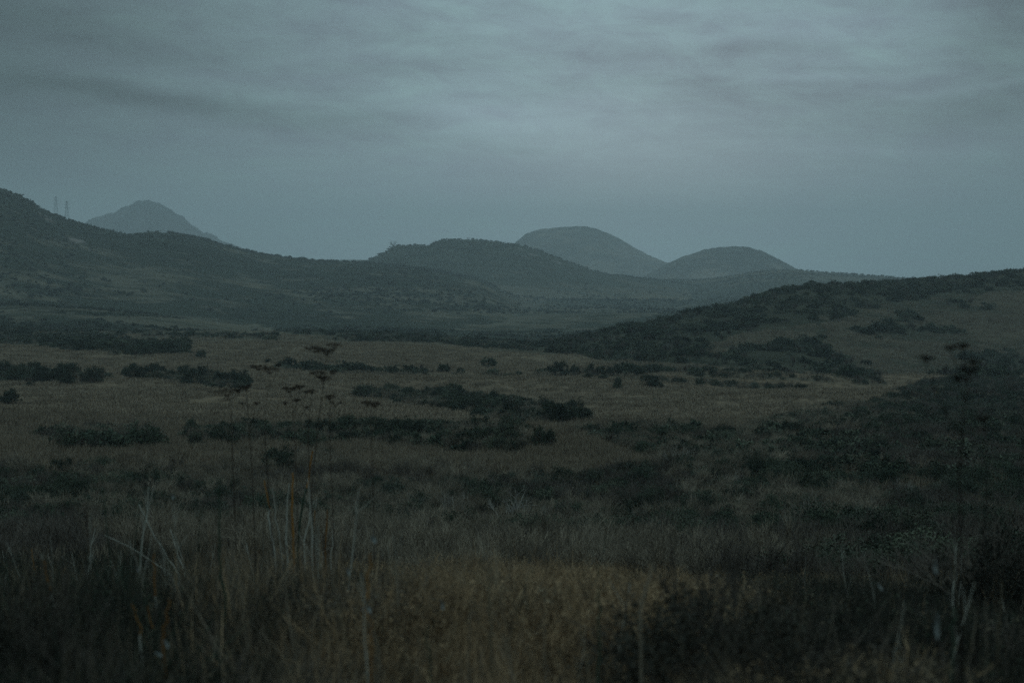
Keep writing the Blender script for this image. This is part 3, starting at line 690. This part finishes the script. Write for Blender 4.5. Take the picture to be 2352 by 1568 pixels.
umbel_plant(11, 718, [(716, 1120), (728, 1000), (738, 920), (745, 870), (749, 830)], [(721, 800, 1.1, 4), (750, 806, 1.2, 4), (767, 791, .9, 4), (731, 857, 1.2, 3), (765, 854, .7, 3), (743, 868, .9, 2)],
            'tallest umbel plant of the left-centre cluster with six dark seed heads', group=U_GRP, seed=1)
umbel_plant(11.5, 640, [(618, 1150), (608, 1000), (609, 940), (616, 890)], [(594, 841, 1.2, 3), (619, 848, 1.3, 3), (640, 838, .5, 3)], 'forked umbel plant second tallest, left of the tallest one', group=U_GRP, seed=2)
umbel_plant(10.5, 548, [(538, 1150), (533, 1020), (531, 944), (526, 918)], [(521, 900, 1.3, 3), (548, 896, .7, 3)], 'outermost left umbel plant with one heavy head', group=U_GRP, seed=3)
umbel_plant(12, 590, [(580, 1100), (572, 980), (569, 930), (567, 905)], [(565, 889, 1.0, 3), (556, 925, .5, 2), (589, 925, .5, 1)], 'slight umbel plant between the outermost and the forked one', group=U_GRP, seed=4)
umbel_plant(11, 690, [(682, 1150), (678, 1020), (674, 950), (671, 915)], [(664, 893, 1.1, 3), (688, 887, .9, 2), (703, 900, .5, 2), (655, 925, .5, 1), (681, 918, .6, 2)], 'umbel plant with a dense black head between the forked and tallest ones', group=U_GRP, seed=5)
umbel_plant(12, 770, [(764, 1150), (758, 1020), (757, 960), (758, 930)], [(757, 911, .9, 3), (770, 925, 1.0, 2)], 'brown umbel plant right behind the tallest one', group=U_GRP, seed=6)
umbel_plant(11.8, 730, [(712, 1120), (708, 1000), (712, 940), (716, 915)], [(716, 898, .8, 3), (704, 935, .5, 2)], 'low umbel plant in the shade of the tallest one', group=U_GRP, seed=7)
umbel_plant(9, 860, [(858, 1120), (852, 990), (854, 950)], [(843, 925, .9, 2), (862, 928, .9, 2)], 'pale blurred umbel plant right of the cluster', size=.05, r=.003, seed=8)
umbel_plant(4.2, 2214, [(2208, 1450), (2206, 1250), (2204, 1091), (2209, 1000), (2218, 920), (2222, 880)], [(2127, 822, .62, 3), (2183, 796, .5, 5), (2210, 793, .55, 5), (2226, 848, .8, 5), (2200, 868, .5, 4), (2258, 960, .6, 3), (2236, 830, .6, 5)],
            'tall black blurred umbel plant close to the camera at the right', size=.042, r=.0045, mat=M_BLACK, umat=M_BLACK, seed=9)
umbel_plant(4.6, 2262, [(2240, 1500), (2255, 1300), (2268, 1120), (2262, 1010)], [(2258, 985, .4, 3)], 'dark leaning stem just right of the tall black blurred umbel plant', size=.04, r=.004, mat=M_BLACK, umat=M_BLACK, seed=10)

def cane(name, D, pts, r, mats, label, group=None, orange=None, top=.5, cat='dry stalk', root=True):
    if D >= 8: D *= 1.45; r *= 1.5
    P = [PT(px, py, D) for px, py in pts]
    if root and P[-1].z > float(H(P[-1].x, P[-1].y)): P.append(ground_pt(P[-1].x + .01, P[-1].y))
    Q = []
    for i in range(len(P) - 1):
        for q in range(4): Q.append(P[i].lerp(P[i + 1], q / 4))
    Q.append(P[-1]); n = len(Q) - 1
    for q in Q[1:-1]: q.x += random.gauss(0, .0045); 
    b = P[-1].copy(); m = MB()
    def mi(i):
        t = i / n
        return 1 if orange and orange[0] <= t <= orange[1] else 0
    m.tube([q - b for q in Q], r * top * .85, r * .85, 6, mi)
    o = link(name, m.mesh(name, mats, True), loc=b); return tag(o, label, cat, group)
CO = [M_CANE, M_ORANGE]; GO = [M_GREEN, M_ORANGE]
cane('dry_stalk', 9, [(319, 1157), (345, 1215), (380, 1270), (417, 1328)], .0075, CO, 'longest bleached stalk leaning left in the left foreground')
cane('dry_stalk', 9, [(390, 1215), (405, 1262), (424, 1314)], .0075, CO, 'shorter bleached stalk leaning left, base beside the longest one')
cane('dry_stalk', 9.2, [(400, 1225), (412, 1262), (428, 1312)], .004, CO, 'thin bleached stalk close against the shorter leaning one')
cane('dry_stalk', 9, [(239, 1228), (300, 1256), (386, 1312)], .0035, CO, 'thin nearly lying stalk reaching far left from the bleached pair')
C_GRP = 'canes below the umbel plants'
cane('cane', 8.6, [(607, 1102), (614, 1150), (622, 1220), (636, 1310)], .009, CO, 'bleached cane with an orange tip, leftmost below the umbel plants', C_GRP, (0, .3))
cane('cane', 8.8, [(625, 1120), (634, 1190), (650, 1290)], .006, CO, 'thin grey cane right of the orange-tipped bleached one', C_GRP)
cane('cane', 8.8, [(664, 1110), (658, 1180), (657, 1240)], .008, CO, 'pale upright cane left of the brightest orange one', C_GRP)
cane('cane', 8.5, [(672, 1085), (671, 1150), (675, 1245)], .010, CO, 'brightest orange cane, upright in the middle of the canes', C_GRP, (0, .85))
cane('cane', 8.6, [(718, 1035), (710, 1090), (697, 1150), (684, 1245)], .009, [M_GREEN, M_ORANGE], 'tall curved cane, orange above and green below, right of the brightest', C_GRP, (0, .35))
cane('cane', 8.8, [(722, 1150), (710, 1190), (700, 1240)], .006, CO, 'short pale slanting cane right of the curved one', C_GRP)
cane('cane', 8.8, [(752, 1170), (750, 1205), (747, 1262)], .008, CO, 'short orange cane at the right end of the canes', C_GRP, (0, .9))
cane('cane', 9, [(727, 1140), (724, 1180), (718, 1250)], .005, CO, 'thin orange-brown cane between the curved and the short orange one', C_GRP, (.2, .7))
cane('cane', 9, [(768, 1200), (764, 1240), (762, 1290)], .005, CO, 'thin pale cane just right of the short orange one', C_GRP)
cane('cane', 7, [(504, 1102), (504, 1220), (506, 1327), (516, 1368)], .009, [M_GREEN, M_ORANGE], 'blurred grey-green cane between the bleached stalks and the orange canes')
cane('dry_stalk', 8, [(72, 1259), (78, 1300), (86, 1350), (112, 1440)], .0045, CO, 'far left slender stalk with an orange upper half', None, (0, .4))
cane('dry_stalk', 7, [(96, 1270), (103, 1300), (118, 1365), (140, 1450)], .0055, CO, 'left stalk with a bright orange middle, beside the slender one', None, (.1, .45))
cane('dry_stalk', 7, [(355, 1270), (355, 1341), (362, 1450)], .006, CO, 'upright stalk with orange top below the bleached leaning pair', None, (0, .35))
cane('dry_stalk', 6, [(304, 1386), (312, 1415), (324, 1470)], .0055, CO, 'short orange-tipped stalk low in the left foreground', None, (0, .5))
cane('dry_stalk', 5.5, [(388, 1375), (384, 1410), (376, 1470)], .0065, CO, 'bright orange short stalk leaning right low in the left foreground', None, (0, .8))
cane('dry_stalk', 6.5, [(330, 1330), (336, 1390), (352, 1460), (360, 1520)], .005, [M_GREEN, M_ORANGE], 'green stalk with an orange joint between the short orange ones', None, (.25, .4))
cane('dry_stalk', 5.5, [(850, 1271), (846, 1330), (846, 1391), (854, 1448), (868, 1504), (872, 1580)], .0075, [M_TWIG, M_ORANGE], 'blurred bent stalk with orange streaks at bottom centre-left', None, (0, .25))
cane('dry_stalk', 5, [(840, 1390), (850, 1430), (852, 1470)], .004, [M_ORANGE, M_ORANGE], 'orange splinter against the blurred bent stalk')
cane('dry_stalk', 5, [(1084, 1380), (1082, 1430), (1076, 1500)], .004, [M_TWIG, M_ORANGE], 'thin grey blurred stalk at the bottom centre')
cane('dry_stalk', 5, [(1125, 1300), (1126, 1400), (1125, 1486)], .009, [M_BROWN], 'thick dark blurred stalk at the bottom centre')
cane('dry_stalk', 5, [(982, 1440), (985, 1500), (990, 1570)], .005, [M_GREEN], 'green blurred stalk at the bottom left of centre')
cane('dry_stalk', 5, [(1376, 1350), (1376, 1450), (1374, 1570)], .006, [M_GREEN], 'green blurred stalk under the golden brush right of centre')
cane('dry_stalk', 5, [(1500, 1290), (1488, 1340), (1470, 1400)], .007, [M_TWIG, M_BROWN], 'grey leaning stalk in the golden brush')
for i, (a, b_, c, lab) in enumerate([(2191, 1395, 2184, 'dark green cane nearest the tall black stem'), (2240, 1400, 2232, 'grey cane at lower right between the dark green cane and its taller twin'), (2262, 1380, 2264, 'second grey cane at lower right, taller than its neighbour'),
                                     (2300, 1330, 2286, 'dark slanting cane near the right edge'), (2330, 1430, 2300, 'short dark cane at the lower right corner')]):
    cane('cane', 4.6 + .2 * i, [(a, b_), ((a + c) / 2 + 2, 1480), (c, 1600)], .0055 - .0008 * (i % 3), [[M_GREEN], [M_TWIG], [M_TWIG], [M_BROWN], [M_TWIG_D]][i], lab, 'canes at the lower right')
# pale scraps of leaf sheath caught on stalks
def sheath(px, py, D, L, w, ang, label):
    k = D / FP; p = PT(px, py, D); m = MB(); n = 7; dx, dz = math.sin(ang), math.cos(ang)
    for i in range(n):
        t = i / (n - 1) - .5; ww = w * k * .5 * math.sqrt(max(1 - (2 * t) ** 2, .02)); c = Vector((dx * t * L * k, .006 * math.cos(t * 5), dz * t * L * k))
        for s_ in (-1, 1): m.v.append(c + Vector((s_ * ww * dz, .004 * s_, -s_ * ww * dx)))
        for s_ in (-1, 1): m.v.append(c + Vector((s_ * ww * dz * .8, .004 * s_ + .003, -s_ * ww * dx * .8)))
    for i in range(n - 1):
        q = i * 4; m.f += [(q, q + 1, q + 5, q + 4), (q + 2, q + 6, q + 7, q + 3), (q, q + 4, q + 6, q + 2), (q + 1, q + 3, q + 7, q + 5)]; m.m += [0] * 4
    tag(link('leaf_sheath', m.mesh('leaf_sheath', [M_SHEATH]), loc=p), label, 'dry leaf')
for a in [(2153, 1438, 4.4, 62, 13, 0, 'long pale scrap of leaf hanging low on a stalk at lower right'), (2149, 1300, 4.6, 34, 10, -.1, 'shorter pale scrap above the long one at lower right'),
          (858, 1238, 6, 20, 9, -.5, 'pale leaf scrap above the blurred bent stalk'), (799, 1310, 6.5, 20, 5, -.3, 'white curl of leaf left of the blurred bent stalk'),
          (846, 1398, 5.4, 20, 8, -.6, 'pale leaf scrap on the blurred bent stalk'), (397, 1140, 9, 14, 4, -.2, 'tiny white leaf above the bleached leaning stalks'),
          (316, 1306, 8, 14, 4, -.2, 'small white leaf left under the bleached leaning stalks'), (1016, 1388, 5.5, 26, 7, -.15, 'pale blurred leaf at the bottom centre-left'),
          (364, 1502, 5.5, 18, 6, -1.0, 'white curled leaf low between the orange stalks'), (382, 1478, 5.4, 22, 6, -.6, 'white leaf crossing the bright orange short stalk'),
          (2021, 1346, 6, 22, 5, -.6, 'small bluish leaf scrap in the brush at right centre')]: sheath(*a)

# many thin stalks on the left slope: counted individually
ST = []
for i in range(6):
    r = random.Random(300 + i); m = MB(); p = Vector((0, 0, -.05)); pts = [p]; l = r.uniform(-.12, .12); l2 = r.uniform(-.08, .08)
    for q in range(1, 7): t = q / 6; pts.append(Vector((l * t * t + r.gauss(0, .006), l2 * t * t, t)))
    m.tube(pts, .0058, .0022, 4)
    for q in range(r.randint(1, 4)):
        k = r.randint(3, 5); m.seg(pts[k], pts[k] + Vector((r.gauss(0, .07), r.gauss(0, .05), r.uniform(.08, .2))), .0016, .001, 3)
    ST.append(m)
ST_M = [[s.mesh('dry_stalk', [mt]) for s in ST] for mt in (M_CANE, M_STEM, M_BROWN, M_GREEN)]
for i in range(150):
    px = random.uniform(10, 800) if i < 115 else random.uniform(800, 2340); D = random.uniform(8, 17) if px < 800 else random.uniform(5, 12)
    u = float(ray(px, 1300)[0]); g = ground_pt(u * D, D); k = random.choices(range(4), [.46, .24, .18, .12])[0]
    o = link('dry_stalk', ST_M[k][random.randrange(6)], loc=g); h = random.uniform(.5, 1.1) if px < 800 else random.uniform(.4, .8); o.scale = (h, h, h); o.rotation_euler = (random.gauss(0, .12), random.gauss(0, .12), random.random() * 6.28)
    side = 'left slope' if px < 800 else 'foreground brush'
    tag(o, ['thin bleached stalk standing in the grass of the ', 'thin brown stalk standing in the grass of the ', 'thin blackish stalk standing in the grass of the ', 'thin green stalk standing in the grass of the '][k] + side, 'dry stalk', 'thin stalks of the ' + side)
# darker bushes close by; the corner ones also carry vignette darkness in their colour
for (px, D, w, h, lab) in [(1660, 5.6, 1.35, .85, 'dark blurred bush at the bottom right of centre'), (1800, 4.8, 1.0, .62, 'dark blurred bush in front, right of the other dark one'), (1540, 4.6, .8, .42, 'low dark blurred bush at the bottom edge right of centre'),
                        (20, 5.4, 1.0, .8, 'dark green bush in the lower left corner'), (160, 4.6, .8, .6, 'dark bush at the bottom left beside the corner bush'), (2330, 10, 1.5, 1.15, 'dark green bush at the right edge behind the canes')]:
    u = float(ray(px, 1300)[0]); g = ground_pt(u * D, D); shrub(g.x, g.y, g.z, w, h, lab, None, True, 5)

# ---------------------------------------------------------------- haze
hz = 1.0
me = bpy.data.meshes.new('haze'); zb, zt = -72.0, 380.0; X = 9300.0
v = [(sx * X, sy * X, zc) for zc in (zb, zt) for sx, sy in ((-1, -1), (1, -1), (1, 1), (-1, 1))]
me.from_pydata(v, [], [(0, 3, 2, 1), (4, 5, 6, 7), (0, 1, 5, 4), (1, 2, 6, 5), (2, 3, 7, 6), (3, 0, 4, 7)])
m = bpy.data.materials.new('haze_air'); m.use_nodes = True; nt = m.node_tree; nt.nodes.clear()
out = nt.nodes.new('ShaderNodeOutputMaterial'); pv = nt.nodes.new('ShaderNodeVolumePrincipled'); nt.links.new(pv.outputs[0], out.inputs['Volume'])
pv.inputs['Color'].default_value = (.80, .885, .89, 1); pv.inputs['Density'].default_value = .00024; pv.inputs['Anisotropy'].default_value = .22
me.materials.append(m); tag(link('haze', me), 'pale blue-grey evening haze filling the valley air', 'haze', kind='stuff')

# ---------------------------------------------------------------- sky
world = bpy.data.worlds.new('World'); scene.world = world; world.use_nodes = True
nt = world.node_tree; N = nt.nodes; L = nt.links; bg = N['Background']
def mth(op, a, b=None, c=None, clamp=False):
    x = N.new('ShaderNodeMath'); x.operation = op; x.use_clamp = clamp
    for i, q in enumerate((a, b, c)):
        if q is None: continue
        if isinstance(q, (int, float)): x.inputs[i].default_value = q
        else: L.new(q, x.inputs[i])
    return x.outputs[0]
tc = N.new('ShaderNodeTexCoord'); sx = N.new('ShaderNodeSeparateXYZ'); L.new(tc.outputs['Generated'], sx.inputs[0])
AZ = mth('ARCTAN2', sx.outputs[0], sx.outputs[1]); EL = mth('ARCSINE', sx.outputs[2])
def cmb(x, y, z=0.0):
    c = N.new('ShaderNodeCombineXYZ')
    for i, q in enumerate((x, y, z)):
        if isinstance(q, (int, float)): c.inputs[i].default_value = q
        else: L.new(q, c.inputs[i])
    return c.outputs[0]
def nz(vec, s, det=5, r=.55, dist=0):
    n = N.new('ShaderNodeTexNoise'); n.inputs['Scale'].default_value = s; n.inputs['Detail'].default_value = det; n.inputs['Roughness'].default_value = r; n.inputs['Distortion'].default_value = dist
    L.new(vec, n.inputs['Vector']); return mth('SUBTRACT', n.outputs['Fac'], .5)
# clouds as a sheet overhead, foreshortened towards the horizon
den = mth('ADD', mth('MAXIMUM', sx.outputs[2], 0.0), .07)
CX = mth('DIVIDE', sx.outputs[0], den); CY = mth('DIVIDE', sx.outputs[1], den)
sheet = nz(cmb(mth('MULTIPLY', CX, .8), mth('MULTIPLY', CY, .75)), 1.0, 5, .58, .5)
fine = nz(cmb(mth('MULTIPLY', CX, 1.6), mth('MULTIPLY', mth('ADD', CY, mth('MULTIPLY', CX, .12)), 3.2)), 1.3, 4, .6, .3)
wa = nz(cmb(mth('MULTIPLY', AZ, 5), mth('MULTIPLY', EL, 16)), 1.0, 2, .55)
wb = nz(cmb(mth('MULTIPLY', AZ, 5), mth('MULTIPLY', EL, 16), 7.0), 1.0, 2, .55)
AZw = mth('ADD', AZ, mth('MULTIPLY', wa, .12)); ELw = mth('ADD', EL, mth('MULTIPLY', wb, .05))
def ae(px, py):
    u, s = ray(px, py); u = float(u); s = float(s); return math.atan(u), math.atan2(s, math.hypot(1, u))
def sblob(px, py, sx_, sy_, rot, amp):
    a0, e0 = ae(px, py); k = 1 / FP; c, s = math.cos(rot), math.sin(rot)      # rot in picture sense, positive = falling to the right
    da = mth('SUBTRACT', AZw, a0); de = mth('SUBTRACT', ELw, e0)
    p = mth('ADD', mth('MULTIPLY', da, c / (sx_ * k)), mth('MULTIPLY', de, -s / (sx_ * k)))
    q = mth('ADD', mth('MULTIPLY', da, s / (sy_ * k)), mth('MULTIPLY', de, c / (sy_ * k)))
    g = mth('EXPONENT', mth('MULTIPLY', mth('ADD', mth('MULTIPLY', p, p), mth('MULTIPLY', q, q)), -1.0))
    return mth('MULTIPLY', g, amp)
BL = [(60, 215, 330, 42, .10, -.30), (480, 265, 330, 34, .10, -.20), (820, 265, 170, 40, .1, -.16), (180, 85, 300, 30, .12, -.17), (1010, 120, 500, 40, .0, -.05),
      (1180, 335, 110, 12, .12, -.12), (1130, 275, 260, 45, .06, .16), (1430, 370, 320, 80, .2, .15), (430, 185, 330, 30, .1, .07), (560, 420, 500, 90, 0, .04),
      (1960, 70, 260, 50, .1, .14), (1720, 120, 260, 26, -.05, -.10), (2200, 235, 300, 40, -.03, -.20), (2330, 60, 90, 120, 0, -.14), (1620, 205, 300, 30, .05, -.10), (2100, 310, 260, 13, -.02, .10),
      (2090, 350, 300, 10, -.03, -.07), (1960, 395, 200, 9, -.04, -.10), (2010, 437, 200, 8, -.05, -.10), (2150, 460, 200, 8, .0, -.07), (2250, 180, 220, 9, -.02, .12), (2300, 262, 130, 12, 0, .10), (1880, 170, 160, 9, .02, .08), (1460, 250, 260, 30, .05, -.06)]
acc = None
for b_ in BL:
    g = sblob(*b_); acc = g if acc is None else mth('ADD', acc, g)
mot = nz(cmb(mth('MULTIPLY', mth('ADD', AZ, mth('MULTIPLY', EL, .6)), 20), mth('MULTIPLY', EL, 52), 3.0), 1.0, 7, .66, .5)
acc = mth('ADD', acc, mth('MULTIPLY', mot, .50))
cl = mth('ADD', acc, mth('ADD', mth('MULTIPLY', sheet, .34), mth('MULTIPLY', fine, .24)))
fade = mth('MULTIPLY', mth('SUBTRACT', EL, .035), 12.0, clamp=True)      # cloud texture thins out into the horizon murk
cl = mth('MULTIPLY', cl, mth('ADD', mth('MULTIPLY', fade, .85), .15))
# broad brightness: glow around the set sun, dimmer to both sides, bright zenith
a0 = ae(1420, 400)[0]
da = mth('SUBTRACT', AZ, a0)
side = mth('EXPONENT', mth('MULTIPLY', mth('MULTIPLY', da, da), -10.0))
low = mth('MULTIPLY', mth('EXPONENT', mth('MULTIPLY', mth('MAXIMUM', EL, 0.0), -14.0)), mth('MULTIPLY', side, .8))
zen = mth('MULTIPLY', mth('SUBTRACT', EL, .23), .9, clamp=True)
br = mth('ADD', mth('ADD', mth('MULTIPLY', side, 1.40), .10), mth('MULTIPLY', zen, 4.2))
br = mth('ADD', br, low)
br = mth('MULTIPLY', br, mth('MAXIMUM', mth('ADD', mth('MULTIPLY', cl, 1.5), 1.0), .3))
hue = mth('ADD', mth('MULTIPLY', mth('ADD', sheet, mot), 1.8), .5, clamp=True)
mx = N.new('ShaderNodeMix'); mx.data_type = 'RGBA'; L.new(hue, mx.inputs[0])
mx.inputs[6].default_value = (.167, .231, .285, 1); mx.inputs[7].default_value = (.161, .260, .276, 1)
gl = sblob(1500, 410, 420, 130, .1, .75); mg = N.new('ShaderNodeMix'); mg.data_type = 'RGBA'; L.new(gl, mg.inputs[0]); L.new(mx.outputs[2], mg.inputs[6]); mg.inputs[7].default_value = (.184, .246, .276, 1); mx = mg
sky = N.new('ShaderNodeTexSky'); sky.sky_type = 'NISHITA'; sky.sun_disc = False; sky.sun_elevation = math.radians(2.0); sky.sun_rotation = math.radians(6)
sky.air_density = 1.5; sky.dust_density = 3
vm = N.new('ShaderNodeVectorMath'); vm.operation = 'SCALE'; L.new(mx.outputs[2], vm.inputs[0]); L.new(br, vm.inputs['Scale'])
v2 = N.new('ShaderNodeVectorMath'); v2.operation = 'SCALE'; L.new(sky.outputs[0], v2.inputs[0]); v2.inputs['Scale'].default_value = .004
v3 = N.new('ShaderNodeVectorMath'); v3.operation = 'ADD'; L.new(vm.outputs[0], v3.inputs[0]); L.new(v2.outputs[0], v3.inputs[1])
L.new(v3.outputs[0], bg.inputs['Color']); bg.inputs['Strength'].default_value = 1.0
world.cycles.sampling_method = 'MANUAL'; world.cycles.sample_map_resolution = 512

sun = bpy.data.lights.new('sun', 'SUN'); sun.energy = .12; sun.angle = math.radians(25); sun.color = (1, .86, .78)
so = bpy.data.objects.new('sun', sun); COL.objects.link(so)
se, sr = math.radians(14), math.radians(6)
so.rotation_euler = Vector((math.sin(sr) * math.cos(se), math.cos(sr) * math.cos(se), math.sin(se))).to_track_quat('Z', 'Y').to_euler()

# ---------------------------------------------------------------- camera and render
cam = bpy.data.cameras.new('camera'); co = bpy.data.objects.new('camera', cam); COL.objects.link(co); scene.camera = co
cam.lens = LENS; cam.sensor_width = 36; cam.clip_start = .1; cam.clip_end = 40000
co.location = (0, 0, 0); co.rotation_euler = (math.pi / 2 - PITCH, 0, 0)
cam.dof.use_dof = True; cam.dof.focus_distance = 90; cam.dof.aperture_fstop = 2.5
scene.view_settings.view_transform = 'Standard'; scene.view_settings.look = 'None'; scene.view_settings.exposure = 0; scene.view_settings.gamma = 1
scene.cycles.use_denoising = False; scene.cycles.max_bounces = 4; scene.cycles.diffuse_bounces = 2; scene.cycles.volume_bounces = 1
scene.cycles.transparent_max_bounces = 4; scene.cycles.use_adaptive_sampling = True; scene.cycles.adaptive_threshold = .011; scene.cycles.adaptive_min_samples = 64
